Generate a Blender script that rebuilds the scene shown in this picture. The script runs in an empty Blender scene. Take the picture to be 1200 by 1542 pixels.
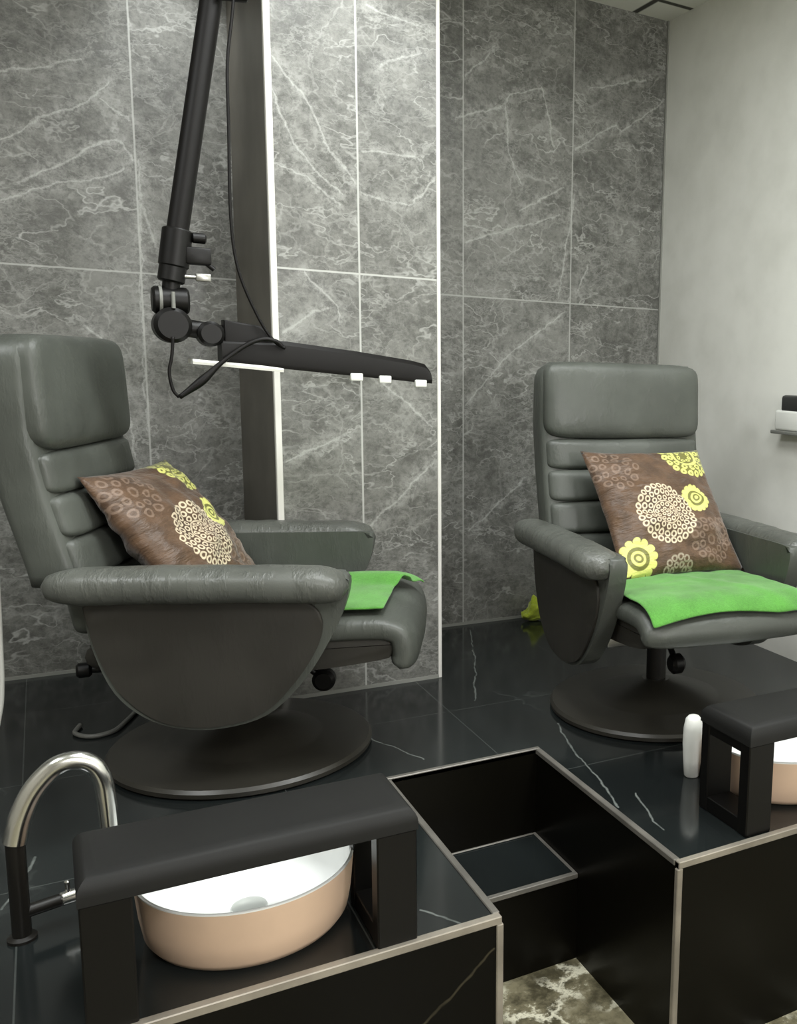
import bpy, bmesh, math, random
from mathutils import Vector, Matrix, noise

random.seed(7)
SC = bpy.context.scene
COL = SC.collection
PI = math.pi

# ------------------------------------------------------------------ helpers
def lin(c):
    return c / 12.92 if c <= 0.04045 else ((c + 0.055) / 1.055) ** 2.4

def rgb(r, g, b):
    return (lin(r / 255), lin(g / 255), lin(b / 255), 1.0)

class NT:
    """small node tree helper"""
    def __init__(self, name):
        self.mat = bpy.data.materials.new(name)
        self.mat.use_nodes = True
        self.t = self.mat.node_tree
        self.t.nodes.clear()
        self.out = self.t.nodes.new('ShaderNodeOutputMaterial')
        self.b = self.t.nodes.new('ShaderNodeBsdfPrincipled')
        self.t.links.new(self.b.outputs[0], self.out.inputs[0])

    def put(self, sock, v):
        if isinstance(v, bpy.types.NodeSocket):
            self.t.links.new(v, sock)
        elif v is not None:
            if sock.type == 'RGBA' and not hasattr(v, '__len__'):
                v = (v, v, v, 1)
            sock.default_value = v

    def node(self, typ, ins=None, out=0, **props):
        n = self.t.nodes.new(typ)
        for k, v in props.items():
            setattr(n, k, v)
        for k, v in (ins or {}).items():
            self.put(n.inputs[k], v)
        return n.outputs[out]

    def m(self, op, a, b=0.0, c=0.0, clamp=False):
        return self.node('ShaderNodeMath', {0: a, 1: b, 2: c}, operation=op, use_clamp=clamp)

    def v(self, op, a, b=(0, 0, 0), scale=None):
        n = self.t.nodes.new('ShaderNodeVectorMath')
        n.operation = op
        self.put(n.inputs[0], a)
        self.put(n.inputs[1], b)
        if scale is not None:
            self.put(n.inputs['Scale'], scale)
        return n.outputs['Value'] if op in ('DOT_PRODUCT', 'LENGTH', 'DISTANCE') else n.outputs[0]

    def obj(self):
        return self.node('ShaderNodeTexCoord', out='Object')

    def uv(self):
        return self.node('ShaderNodeTexCoord', out='UV')

    def noise(self, vec, scale, detail=4, rough=0.55, out=0):
        return self.node('ShaderNodeTexNoise', {'Vector': vec, 'Scale': scale, 'Detail': detail, 'Roughness': rough}, out)

    def sstep(self, x, a, b, lo=0.0, hi=1.0):
        return self.node('ShaderNodeMapRange', {'Value': x, 'From Min': a, 'From Max': b, 'To Min': lo, 'To Max': hi},
                         interpolation_type='SMOOTHSTEP')

    def mix(self, f, a, b):
        n = self.t.nodes.new('ShaderNodeMix')
        n.data_type = 'RGBA'
        self.put(n.inputs[0], f)
        self.put(n.inputs[6], a)
        self.put(n.inputs[7], b)
        return n.outputs[2]

    def bump(self, h, strength=0.2, dist=0.01):
        return self.node('ShaderNodeBump', {'Height': h, 'Strength': strength, 'Distance': dist})

    def set(self, **kw):
        names = {'color': 'Base Color', 'rough': 'Roughness', 'metal': 'Metallic', 'spec': 'Specular IOR Level',
                 'normal': 'Normal', 'coat': 'Coat Weight', 'coat_rough': 'Coat Roughness', 'sheen': 'Sheen Weight',
                 'emit': 'Emission Color', 'emit_s': 'Emission Strength'}
        for k, v in kw.items():
            self.put(self.b.inputs[names[k]], v)
        return self.mat

# ------------------------------------------------------------------ materials
def veins_from(nt, P, polylines, w0=0.0, w1=0.008):
    """P = vector with z = 0; returns mask of long hand placed veins (stone pattern)"""
    d = None
    for pl in polylines:
        for (ax, ay), (bx, by) in zip(pl[:-1], pl[1:]):
            ba = Vector((bx - ax, by - ay, 0))
            L2 = ba.dot(ba)
            pa = nt.v('SUBTRACT', P, (ax, ay, 0))
            h = nt.m('DIVIDE', nt.v('DOT_PRODUCT', pa, tuple(ba)), L2, clamp=True)
            q = nt.v('LENGTH', nt.v('SUBTRACT', pa, nt.v('SCALE', tuple(ba), scale=h)))
            d = q if d is None else nt.m('MINIMUM', d, q)
    return nt.sstep(d, w0, w1, 1.0, 0.0)

def grout(nt, coord, period, off, w):
    """1 on the joint lines of a tiling along one axis"""
    f = nt.m('FRACT', nt.m('DIVIDE', nt.m('SUBTRACT', coord, off - 100 * period), period))
    e = nt.m('MULTIPLY', nt.m('MINIMUM', f, nt.m('SUBTRACT', 1.0, f)), period)
    return nt.sstep(e, w * 0.5, w * 1.1, 1.0, 0.0)

def marble(name, axis, joints, zj, polylines, base=(84, 84, 80), hi=(124, 124, 119), vein=(192, 193, 188), seed=0.0,
           zper=2.9, gw=0.0038, gs=0.6, rough=0.34):
    nt = NT(name)
    o = nt.obj()
    s = nt.node('ShaderNodeSeparateXYZ', {0: o}, 0)
    sx = s
    sepn = s.node
    z = sepn.outputs[2]
    ax = sepn.outputs[axis]
    P0 = nt.node('ShaderNodeCombineXYZ', {0: ax, 1: z, 2: 0.0})
    # each tile is cut from another place in the slab
    tid = nt.m('FLOOR', nt.m('DIVIDE', nt.m('SUBTRACT', ax, joints[1] - 100 * joints[0]), joints[0]))
    tz = nt.m('GREATER_THAN', z, zj)
    off = nt.node('ShaderNodeCombineXYZ', {0: nt.m('MULTIPLY', tid, 3.7), 1: nt.m('MULTIPLY', tz, 5.3), 2: seed})
    P = nt.v('ADD', P0, off)
    rot = nt.node('ShaderNodeMapping', {0: P, 'Rotation': (0, 0, math.radians(-28)), 'Scale': (0.75, 1.15, 1.0)})
    wv = nt.v('SUBTRACT', nt.noise(P, 4.5, 5, 0.6, out='Color'), (0.5, 0.5, 0.5))
    W = nt.v('ADD', rot, nt.v('SCALE', wv, scale=0.22))
    e1 = nt.node('ShaderNodeTexVoronoi', {'Vector': W, 'Scale': 3.1}, feature='DISTANCE_TO_EDGE', out='Distance')
    e2 = nt.node('ShaderNodeTexVoronoi', {'Vector': W, 'Scale': 8.0}, feature='DISTANCE_TO_EDGE', out='Distance')
    W3 = nt.v('ADD', P, nt.v('SCALE', wv, scale=0.5))
    e3 = nt.node('ShaderNodeTexVoronoi', {'Vector': W3, 'Scale': 17.0}, feature='DISTANCE_TO_EDGE', out='Distance')
    n1 = nt.noise(P, 2.3, 3, 0.5)
    n2 = nt.noise(P, 5.0, 6, 0.65)
    n3 = nt.noise(P, 34.0, 6, 0.8)
    v1 = nt.m('MULTIPLY', nt.sstep(e1, 0.0, 0.022, 1, 0), nt.sstep(n2, 0.36, 0.62))
    v2 = nt.m('MULTIPLY', nt.sstep(e2, 0.0, 0.04, 1, 0), nt.sstep(n1, 0.46, 0.62))
    v3 = nt.m('MULTIPLY', nt.sstep(e3, 0.0, 0.06, 1, 0), nt.sstep(n2, 0.48, 0.7))
    PW = nt.v('ADD', P0, nt.v('MULTIPLY', nt.v('SUBTRACT', nt.noise(P0, 9.0, 6, 0.7, out='Color'), (0.5, 0.5, 0.5)), (0.06, 0.06, 0.0)))
    hv = nt.m('MULTIPLY', veins_from(nt, PW, polylines), nt.sstep(n3, 0.3, 0.62, 0.45, 1.0))
    soft = nt.m('MULTIPLY', veins_from(nt, PW, polylines, 0.0, 0.055), nt.sstep(n3, 0.40, 0.62, 0.15, 1.0))
    body = nt.mix(nt.sstep(nt.m('ADD', nt.m('MULTIPLY', n2, 0.65), nt.m('MULTIPLY', n3, 0.75)), 0.54, 0.86), rgb(*base), rgb(*hi))
    st = None
    for ang, sc_, sd, wdt, amt in ((32, 3.6, 1.7, 0.016, 0.55), (24, 7.5, 6.1, 0.024, 0.50), (-48, 6.0, 9.3, 0.018, 0.45), (40, 15.0, 3.3, 0.035, 0.24), (-55, 13.0, 5.5, 0.03, 0.20), (10, 26.0, 7.5, 0.06, 0.14)):
        mp = nt.node('ShaderNodeMapping', {0: nt.v('ADD', P, nt.v('SCALE', wv, scale=0.10)), 'Rotation': (0, 0, math.radians(-ang)), 'Scale': (0.5, 1.0, 1.0), 'Location': (sd, sd * 2, sd)})
        nn = nt.noise(mp, sc_, 4, 0.62)
        rd = nt.sstep(nt.m('ABSOLUTE', nt.m('SUBTRACT', nn, 0.5)), 0.0, wdt, 1.0, 0.0)
        gate = nt.sstep(nt.noise(nt.v('ADD', P, (sd, 0, 0)), 3.2, 3, 0.5), 0.40, 0.66)
        rr = nt.m('MULTIPLY', nt.m('MULTIPLY', nt.m('POWER', rd, 1.6), gate), amt)
        st = rr if st is None else nt.m('MAXIMUM', st, rr)
    vm = nt.m('MAXIMUM', nt.m('MULTIPLY', v1, 0.30), nt.m('MULTIPLY', v2, 0.22))
    vm = nt.m('MAXIMUM', vm, st)
    vm = nt.m('MAXIMUM', vm, nt.m('MULTIPLY', v3, 0.10))
    vm = nt.m('MAXIMUM', vm, nt.m('MULTIPLY', hv, 0.66))
    vm = nt.m('MAXIMUM', vm, nt.m('MULTIPLY', soft, 0.34))
    c = nt.mix(vm, body, rgb(*vein))
    g = nt.m('MAXIMUM', grout(nt, ax, joints[0], joints[1], gw), grout(nt, z, zper, zj, gw))
    c = nt.mix(nt.m('MULTIPLY', g, gs), c, rgb(186, 187, 182))
    return nt.set(color=c, rough=nt.sstep(n2, 0.3, 0.7, rough - 0.05, rough + 0.08), spec=0.35)

def plain(name, col, rough=0.5, metal=0.0, spec=0.5, bump=None, vary=0.0, vscale=8.0, coat=0.0, coat_rough=0.1, sheen=0.0):
    nt = NT(name)
    o = nt.obj()
    c = rgb(*col)
    if vary:
        n = nt.noise(o, vscale, 5)
        c = nt.mix(nt.sstep(n, 0.3, 0.7), rgb(*[max(0, x * (1 - vary)) for x in col]), rgb(*[min(255, x * (1 + vary)) for x in col]))
    kw = dict(color=c, rough=rough, metal=metal, spec=spec, coat=coat, coat_rough=coat_rough, sheen=sheen)
    if bump:
        kw['normal'] = nt.bump(nt.noise(o, bump[0], 6, 0.6), bump[1], bump[2] if len(bump) > 2 else 0.004)
    return nt.set(**kw)

def black_stone(name, polylines, plane='xy', base=(22, 25, 25), rough=0.13, grid=None, seed=0.0, spec=0.5, vc=(140, 146, 142), va=0.55, plainv=False):
    nt = NT(name)
    o = nt.obj()
    s = nt.node('ShaderNodeSeparateXYZ', {0: o}, 0).node
    a, b = (s.outputs[0], s.outputs[1]) if plane == 'xy' else (s.outputs[0], s.outputs[2])
    P0 = nt.node('ShaderNodeCombineXYZ', {0: a, 1: b, 2: 0.0})
    PW = nt.v('ADD', P0, nt.v('MULTIPLY', nt.v('SUBTRACT', nt.noise(P0, 5.0, 4, 0.6, out='Color'), (0.5, 0.5, 0.5)), (0.05, 0.05, 0.0)))
    n3 = nt.noise(o, 14.0, 4, 0.6)
    n1 = nt.noise(nt.v('ADD', o, (seed, 0, 0)), 1.6, 3, 0.5)
    c = nt.mix(nt.sstep(n1, 0.3, 0.75), rgb(*base), rgb(*[x * 1.5 for x in base]))
    if polylines:
        hv = nt.m('MULTIPLY', veins_from(nt, PW, polylines, 0.0005, 0.0045), nt.sstep(n3, 0.28, 0.55, 0.25, 1.0))
        c = nt.mix(nt.m('MULTIPLY', hv, va), c, rgb(*vc))
    W = nt.v('ADD', o, nt.v('SCALE', nt.v('SUBTRACT', nt.noise(o, 2.2, 4, 0.6, out='Color'), (0.5, 0.5, 0.5)), scale=0.5))
    e = nt.node('ShaderNodeTexVoronoi', {'Vector': W, 'Scale': 1.5}, feature='DISTANCE_TO_EDGE', out='Distance')
    fv = nt.m('MULTIPLY', nt.sstep(e, 0.0, 0.012, 1, 0), nt.sstep(n1, 0.5, 0.7))
    c = nt.mix(nt.m('MULTIPLY', fv, 0.0 if plainv else 0.22), c, rgb(120, 126, 122))
    if grid:
        g = nt.m('MAXIMUM', grout(nt, a, grid[0], grid[1], 0.002), grout(nt, b, grid[0], grid[2], 0.002))
        c = nt.mix(nt.m('MULTIPLY', g, 0.45), c, rgb(86, 90, 88))
    return nt.set(color=c, rough=rough, spec=spec)

V_LEFT = [[(-0.055, 2.043), (0.176, 2.124)], [(-0.068, 1.831), (0.066, 1.925), (0.199, 2.006), (0.257, 2.069)], [(-0.025, 1.699), (0.125, 1.793), (0.226, 1.883), (0.274, 1.882), (0.315, 1.819)], [(0.225, 2.01), (0.314, 1.953)], [(-0.08, 1.64), (0.086, 1.713), (0.17, 1.73), (0.292, 1.792)], [(0.327, 1.719), (0.347, 1.619), (0.369, 1.535)], [(0.144, 1.245), (0.235, 1.141), (0.254, 0.993), (0.276, 0.778)], [(0.336, 1.822), (0.319, 1.277), (0.317, 0.874)]]
V_RIGHT = [[(1.544, 1.658), (1.797, 1.754), (1.989, 1.811)], [(1.985, 1.454), (2.021, 1.697), (2.063, 1.91)], [(1.544, 0.977), (1.761, 1.211), (2.02, 1.398)], [(1.544, 2.317), (1.678, 2.461)], [(1.506, 2.151), (1.694, 2.218), (1.748, 2.282), (1.89, 2.336), (1.951, 2.103)], [(1.721, 2.241), (1.738, 2.048), (1.795, 1.931)], [(1.796, 1.815), (2.0, 1.931)], [(2.059, 2.105), (2.256, 2.238), (2.288, 2.212), (2.512, 2.371)], [(2.13, 2.372), (2.411, 2.455)], [(1.56, 0.422), (1.831, 0.65)], [(2.086, 1.49), (2.134, 1.611)]]
V_COL = [[(0.651, 2.084), (0.75, 1.968), (0.831, 1.82), (0.91, 1.723)], [(0.655, 1.975), (0.714, 1.819), (0.777, 1.747), (0.862, 1.692)], [(0.922, 0.568), (1.162, 0.793)], [(0.657, 1.755), (0.744, 1.727), (0.853, 1.656)], [(0.949, 2.277), (1.16, 2.248)], [(0.998, 2.106), (1.141, 2.17)], [(0.924, 1.825), (1.111, 1.834)], [(0.931, 1.692), (1.092, 1.675), (1.176, 1.774)], [(0.745, 1.421), (0.838, 1.334), (0.845, 1.283)], [(0.666, 1.24), (0.801, 1.323)], [(0.643, 0.807), (0.882, 0.914)], [(0.953, 1.116), (1.162, 0.935)]]
V_FLOOR = [[(0.704, 2.971), (0.801, 2.795), (0.885, 2.567)], [(1.526, 3.822), (1.399, 3.428), (1.211, 2.965)], [(1.364, 2.638), (1.289, 2.319), (1.236, 2.03)], [(1.314, 2.079), (1.274, 1.869)], [(-0.137, 2.241), (-0.104, 2.341), (-0.073, 2.455)], [(0.621, 1.816), (0.668, 1.727)]]

M = {}
M['marble_left'] = marble('grey marble tile', 0, (0.51, 0.3235), 1.437, V_LEFT, seed=1.3)
M['marble_right'] = marble('grey marble tile recess', 0, (0.51, 1.535), 1.437, V_RIGHT, seed=8.1)
M['marble_col'] = marble('grey marble tile column', 0, (0.2775, 0.916), 1.437, V_COL, seed=4.4, gs=0.95)
M['column_side_shade'] = plain('shade toned column stone', (96, 92, 84), 0.45, vary=0.08, vscale=5)  # column side face lies in shade; the shade is put into this colour
M['black_top'] = black_stone('black polished stone floor', V_FLOOR, 'xy', grid=(0.6, 1.094, 1.7079))
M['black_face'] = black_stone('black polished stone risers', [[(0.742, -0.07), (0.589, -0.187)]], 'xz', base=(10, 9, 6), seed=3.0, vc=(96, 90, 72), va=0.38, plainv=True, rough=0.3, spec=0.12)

M['black_step'] = black_stone('black polished stone step', None, 'xy', base=(22, 25, 25), seed=5.0, plainv=True)

def lower_floor_mat():
    nt = NT('olive brown marble floor')
    o = nt.obj()
    W = nt.v('ADD', o, nt.v('SCALE', nt.v('SUBTRACT', nt.noise(o, 9, 6, 0.7, out='Color'), (0.5, 0.5, 0.5)), scale=0.22))
    n = nt.noise(o, 16, 8, 0.7)
    n2 = nt.noise(o, 5, 3, 0.5)
    e = nt.node('ShaderNodeTexVoronoi', {'Vector': W, 'Scale': 6.5}, feature='DISTANCE_TO_EDGE', out='Distance')
    c = nt.mix(nt.sstep(n, 0.35, 0.65), rgb(70, 66, 50), rgb(128, 122, 98))
    patch = nt.m('MULTIPLY', nt.sstep(e, 0.0, 0.12, 1, 0), nt.sstep(n2, 0.45, 0.6))
    blob = nt.m('MULTIPLY', nt.sstep(n, 0.56, 0.66), nt.sstep(n2, 0.5, 0.65))
    c = nt.mix(nt.m('MULTIPLY', nt.m('MAXIMUM', patch, blob), 0.85), c, rgb(225, 222, 200))
    return nt.set(color=c, rough=0.3)
M['low_floor'] = lower_floor_mat()

def paint_mat():
    nt = NT('pale plaster wall')
    o = nt.obj()
    n = nt.noise(o, 1.3, 4, 0.55)
    n2 = nt.noise(o, 6, 4, 0.6)
    c = nt.mix(nt.sstep(nt.m('ADD', nt.m('MULTIPLY', n, 0.7), nt.m('MULTIPLY', n2, 0.3)), 0.35, 0.65), rgb(220, 220, 212), rgb(238, 238, 231))
    return nt.set(color=c, rough=0.6, normal=nt.bump(n2, 0.05))
M['plaster'] = paint_mat()
M['room_paint'] = plain('warm room paint', (140, 137, 128), 0.7, vary=0.04)

def ceiling_mat():
    nt = NT('ceiling tiles')
    o = nt.obj()
    s = nt.node('ShaderNodeSeparateXYZ', {0: o}, 0).node
    g = nt.m('MAXIMUM', grout(nt, s.outputs[0], 0.6, 2.345, 0.018), grout(nt, s.outputs[1], 0.6, 3.72, 0.018))
    c = nt.mix(g, rgb(228, 228, 220), rgb(70, 70, 64))
    return nt.set(color=c, rough=0.8)
M['ceiling'] = ceiling_mat()
M['trim'] = plain('grey metal edge trim', (150, 143, 132), 0.32, metal=0.35, vary=0.12, vscale=6)
M['trim_step'] = plain('dull grey edge trim', (112, 109, 103), 0.4, metal=0.3, vary=0.1, vscale=6)
M['trim_white'] = plain('white corner trim', (226, 224, 218), 0.4)
M['skirt'] = plain('pale grout line', (135, 136, 130), 0.5)

def leather(name, col, wr=0.35, rough=0.42):
    nt = NT(name)
    o = nt.obj()
    n = nt.noise(o, 5, 4)
    c = nt.mix(nt.sstep(n, 0.3, 0.7), rgb(*[x * 0.93 for x in col]), rgb(*[x * 1.07 for x in col]))
    grain = nt.node('ShaderNodeTexVoronoi', {'Vector': o, 'Scale': 260.0}, out='Distance')
    wrk = nt.noise(nt.node('ShaderNodeMapping', {0: o, 'Scale': (2.2, 1.0, 0.7)}), 13, 4, 0.6)
    h = nt.m('ADD', nt.m('MULTIPLY', grain, 0.04), nt.m('MULTIPLY', nt.sstep(wrk, 0.45, 0.75), 0.7))
    return nt.set(color=c, rough=nt.sstep(n, 0.3, 0.7, rough - 0.05, rough + 0.08), spec=0.45, normal=nt.bump(h, wr, 0.008))
M['leather'] = leather('grey leather', (76, 79, 74), 0.22)
M['leather_pad'] = leather('grey wrinkled leather', (84, 86, 81), 0.5, 0.36)
M['leather_dark'] = leather('dark grey leather panel', (45, 43, 38), 0.08, 0.55)
M['black_metal'] = plain('black coated metal', (24, 22, 19), 0.38, spec=0.5)
M['base_metal'] = plain('charcoal coated base', (46, 44, 39), 0.36, spec=0.5, vary=0.05)
M['black_plastic'] = plain('black plastic', (11, 10, 9), 0.42, spec=0.3)
M['lamp_black'] = plain('soft black lamp housing', (13, 11, 10), 0.5, spec=0.25)
M['steel'] = plain('bright steel', (170, 170, 166), 0.3, metal=0.9)
M['chrome'] = plain('chrome', (240, 240, 237), 0.2, metal=1.0)
M['vinyl'] = plain('black padded vinyl', (24, 24, 23), 0.62, spec=0.3, bump=(90, 0.05), vary=0.05)
M['frame_black'] = plain('black lacquered frame', (9, 8, 7), 0.4, spec=0.3)
M['white_ceramic'] = plain('white ceramic', (238, 240, 238), 0.12, spec=0.5, coat=0.4)
M['pink_glaze'] = plain('dusty rose glaze', (216, 187, 162), 0.4, vary=0.03, vscale=4)
M['drain'] = plain('pale drain cap', (196, 200, 196), 0.25, metal=0.3)
M['diffuser'] = plain('white diffuser', (235, 235, 228), 0.35)
M['white_plastic'] = plain('white plastic', (228, 229, 224), 0.35)
M['dark_screen'] = plain('dark grey plastic', (52, 53, 52), 0.3)
M['grey_plastic'] = plain('grey plastic', (120, 121, 116), 0.5)
M['cord_grey'] = plain('grey cord', (96, 96, 92), 0.5)
M['cord_white'] = plain('white cord', (205, 206, 200), 0.5)

def towel_mat(name, col):
    nt = NT(name)
    o = nt.obj()
    n = nt.noise(o, 220, 3, 0.7)
    n2 = nt.noise(o, 9, 4, 0.6)
    c = nt.mix(nt.sstep(nt.m('ADD', nt.m('MULTIPLY', n, 0.5), nt.m('MULTIPLY', n2, 0.5)), 0.3, 0.7), rgb(*[x * 0.86 for x in col]), rgb(*[min(255, x * 1.1) for x in col]))
    return nt.set(color=c, rough=0.95, spec=0.1, sheen=0.25, normal=nt.bump(n, 0.4, 0.003))
M['towel'] = towel_mat('green terry cloth', (84, 142, 62))
M['cloth_yellow'] = towel_mat('yellow green cloth', (168, 182, 60))

def cushion_mat():
    nt = NT('brown satin with printed rosettes')
    uv = nt.uv()
    o = nt.obj()
    warp = nt.v('SCALE', nt.v('SUBTRACT', nt.noise(uv, 6, 3, 0.5, out='Color'), (0.5, 0.5, 0.5)), scale=0.015)
    uvw = nt.v('ADD', uv, warp)
    def polar(cx, cy):
        d = nt.v('MULTIPLY', nt.v('SUBTRACT', uvw, (cx, cy, 0)), (1, 1, 0))
        s = nt.node('ShaderNodeSeparateXYZ', {0: d}, 0).node
        return nt.v('LENGTH', d), nt.m('ARCTAN2', s.outputs[1], s.outputs[0])
    def ring(r, a, b, e=0.004):
        return nt.m('MULTIPLY', nt.sstep(r, a - e, a + e), nt.sstep(r, b - e, b + e, 1, 0))
    def beads(r, th, rc, rad, n, fill=1.0):
        """circle of n dots of radius rad at distance rc"""
        k = n / (2 * PI)
        f = nt.m('SUBTRACT', nt.m('FRACT', nt.m('MULTIPLY', nt.m('ADD', th, PI), k)), 0.5)
        dx = nt.m('MULTIPLY', f, 2 * PI * rc / n)
        dy = nt.m('SUBTRACT', r, rc)
        q = nt.m('SQRT', nt.m('ADD', nt.m('MULTIPLY', dx, dx), nt.m('MULTIPLY', dy, dy)))
        if fill < 1.0:
            return ring(q, rad * fill, rad, 0.003)
        return nt.sstep(q, rad - 0.004, rad + 0.004, 1, 0)
    def mx(*a):
        r = a[0]
        for x in a[1:]:
            r = nt.m('MAXIMUM', r, x)
        return r
    n = nt.noise(uv, 7, 5, 0.6)
    c = nt.mix(nt.sstep(n, 0.3, 0.7), rgb(70, 52, 38), rgb(96, 72, 52))
    # faint tone on tone flowers
    for (cx, cy, R, nn) in ((0.17, 0.80, 0.15, 11), (0.74, 0.20, 0.14, 12), (0.90, 0.28, 0.08, 9)):
        r, th = polar(cx, cy)
        mk = mx(beads(r, th, R, 0.03, nn, 0.55), beads(r, th, R * 0.6, 0.025, nn - 3, 0.5), ring(r, 0.02, 0.035))
        c = nt.mix(nt.m('MULTIPLY', mk, 0.4), c, rgb(150, 128, 112))
    # large beige rosette
    r, th = polar(0.435, 0.42)
    mk = mx(beads(r, th, 0.205, 0.023, 26, 0.5), beads(r, th, 0.158, 0.021, 21, 0.5), beads(r, th, 0.115, 0.018, 16, 0.5),
            ring(r, 0.086, 0.094), beads(r, th, 0.066, 0.016, 11, 0.45), beads(r, th, 0.030, 0.013, 6, 0.4), nt.sstep(r, 0.008, 0.014, 1, 0))
    c = nt.mix(nt.m('MULTIPLY', mk, 0.92), c, rgb(216, 200, 172))
    # yellow green rosettes
    yel = rgb(216, 216, 122)
    for (cx, cy, R, nn) in ((0.81, 0.93, 0.215, 20), (0.735, 0.53, 0.105, 15), (0.135, 0.12, 0.14, 13)):
        r, th = polar(cx, cy)
        if R > 0.15:
            mk = mx(beads(r, th, R * 0.90, 0.026, nn, 0.3), beads(r, th, R * 0.66, 0.024, nn - 6, 0.4), ring(r, R * 0.42, R * 0.54),
                    beads(r, th, R * 0.26, 0.018, 8, 0.4))
            fillm = nt.sstep(r, R * 0.95, R, 1, 0)
        else:
            mk = mx(ring(r, R * 0.60, R * 0.84), beads(r, th, R * 0.86, R * 0.19, nn), ring(r, R * 0.26, R * 0.40), nt.sstep(r, R * 0.10, R * 0.16, 1, 0))
            fillm = nt.sstep(r, R * 0.85, R * 0.9, 1, 0)
        c = nt.mix(nt.m('MULTIPLY', fillm, 0.75), c, rgb(116, 118, 48))
        c = nt.mix(nt.m('MULTIPLY', mk, 0.95), c, yel)
    # small pale flower at the bottom hem
    r, th = polar(0.44, -0.01)
    mk = mx(beads(r, th, 0.10, 0.024, 13, 0.5), beads(r, th, 0.055, 0.02, 8, 0.4))
    c = nt.mix(nt.m('MULTIPLY', mk, 0.7), c, rgb(176, 164, 146))
    wr = nt.noise(nt.node('ShaderNodeMapping', {0: uv, 'Rotation': (0, 0, 0.5), 'Scale': (1.2, 3.2, 1)}), 4.0, 4, 0.6)
    return nt.set(color=c, rough=0.42, spec=0.35, sheen=0.2, normal=nt.bump(wr, 0.6, 0.02))
M['cushion'] = cushion_mat()

# ------------------------------------------------------------------ mesh helpers
def link(name, bm, mat, parent=None, smooth=True, angle=40, subsurf=0, loc=None):
    me = bpy.data.meshes.new(name)
    bmesh.ops.recalc_face_normals(bm, faces=bm.faces[:])
    bm.to_mesh(me)
    bm.free()
    if smooth:
        for p in me.polygons:
            p.use_smooth = True
        if angle < 180:
            me.set_sharp_from_angle(angle=math.radians(angle))
    me.materials.append(mat)
    o = bpy.data.objects.new(name, me)
    COL.objects.link(o)
    if parent is not None:
        o.parent = parent
    if loc is not None:
        o.location = loc
    if subsurf:
        md = o.modifiers.new('Subdivision', 'SUBSURF')
        md.levels = subsurf
        md.render_levels = subsurf
    return o

def empty(name, loc, rz=0.0):
    o = bpy.data.objects.new(name, None)
    COL.objects.link(o)
    o.location = loc
    o.rotation_euler = (0, 0, rz)
    o.empty_display_size = 0.1
    return o

def tag(o, label, cat, group=None):
    o['label'] = label
    o['category'] = cat
    if group:
        o['group'] = group
    return o

def struct(o):
    o['kind'] = 'structure'
    return o

def box(x0, x1, y0, y1, z0, z1, bev=0.0, seg=2, bm=None):
    bm2 = bmesh.new()
    bmesh.ops.create_cube(bm2, size=1.0)
    for v in bm2.verts:
        v.co = Vector((x0 + (v.co.x + 0.5) * (x1 - x0), y0 + (v.co.y + 0.5) * (y1 - y0), z0 + (v.co.z + 0.5) * (z1 - z0)))
    if bev:
        bmesh.ops.bevel(bm2, geom=bm2.edges[:], offset=bev, segments=seg, profile=0.5, affect='EDGES')
    return merge(bm, bm2)

def merge(bm, bm2, mat=None):
    if mat is not None:
        bmesh.ops.transform(bm2, matrix=mat, verts=bm2.verts[:])
    if bm is None:
        return bm2
    me = bpy.data.meshes.new('tmp')
    bm2.to_mesh(me)
    bm2.free()
    bm.from_mesh(me)
    bpy.data.meshes.remove(me)
    return bm

def lathe(profile, n=48, cap=True, mat=None, bm=None):
    b = bmesh.new()
    rings = []
    for r, z in profile:
        if r < 1e-6:
            rings.append([b.verts.new((0, 0, z))])
        else:
            rings.append([b.verts.new((r * math.cos(2 * PI * i / n), r * math.sin(2 * PI * i / n), z)) for i in range(n)])
    for A, B in zip(rings[:-1], rings[1:]):
        for i in range(n):
            j = (i + 1) % n
            if len(A) == 1 and len(B) == 1:
                continue
            if len(A) == 1:
                b.faces.new((A[0], B[j], B[i]))
            elif len(B) == 1:
                b.faces.new((A[i], A[j], B[0]))
            else:
                b.faces.new((A[i], A[j], B[j], B[i]))
    if cap:
        for R in (rings[0], rings[-1]):
            if len(R) > 2:
                b.faces.new(R)
    return merge(bm, b, mat)

def cyl(p, q, r, n=20, r2=None, bev=0.0, bm=None):
    p, q = Vector(p), Vector(q)
    L = (q - p).length
    r2 = r if r2 is None else r2
    e = min(bev, L * 0.45)
    prof = [(0, 0), (r - e, 0), (r, e), (r2, L - e), (r2 - e, L), (0, L)] if e else [(0, 0), (r, 0), (r2, L), (0, L)]
    m4 = Matrix.Translation(p) @ (q - p).to_track_quat('Z', 'Y').to_matrix().to_4x4()
    return lathe(prof, n, False, m4, bm)

def catmull(pts, k=8):
    pts = [Vector(p) for p in pts]
    out = []
    P = [pts[0] * 2 - pts[1]] + pts + [pts[-1] * 2 - pts[-2]]
    for i in range(1, len(P) - 2):
        for t in range(k):
            u = t / k
            a, b, c, d = P[i - 1], P[i], P[i + 1], P[i + 2]
            out.append(0.5 * ((2 * b) + (c - a) * u + (2 * a - 5 * b + 4 * c - d) * u * u + (3 * b - a - 3 * c + d) * u ** 3))
    out.append(pts[-1])
    return out

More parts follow.
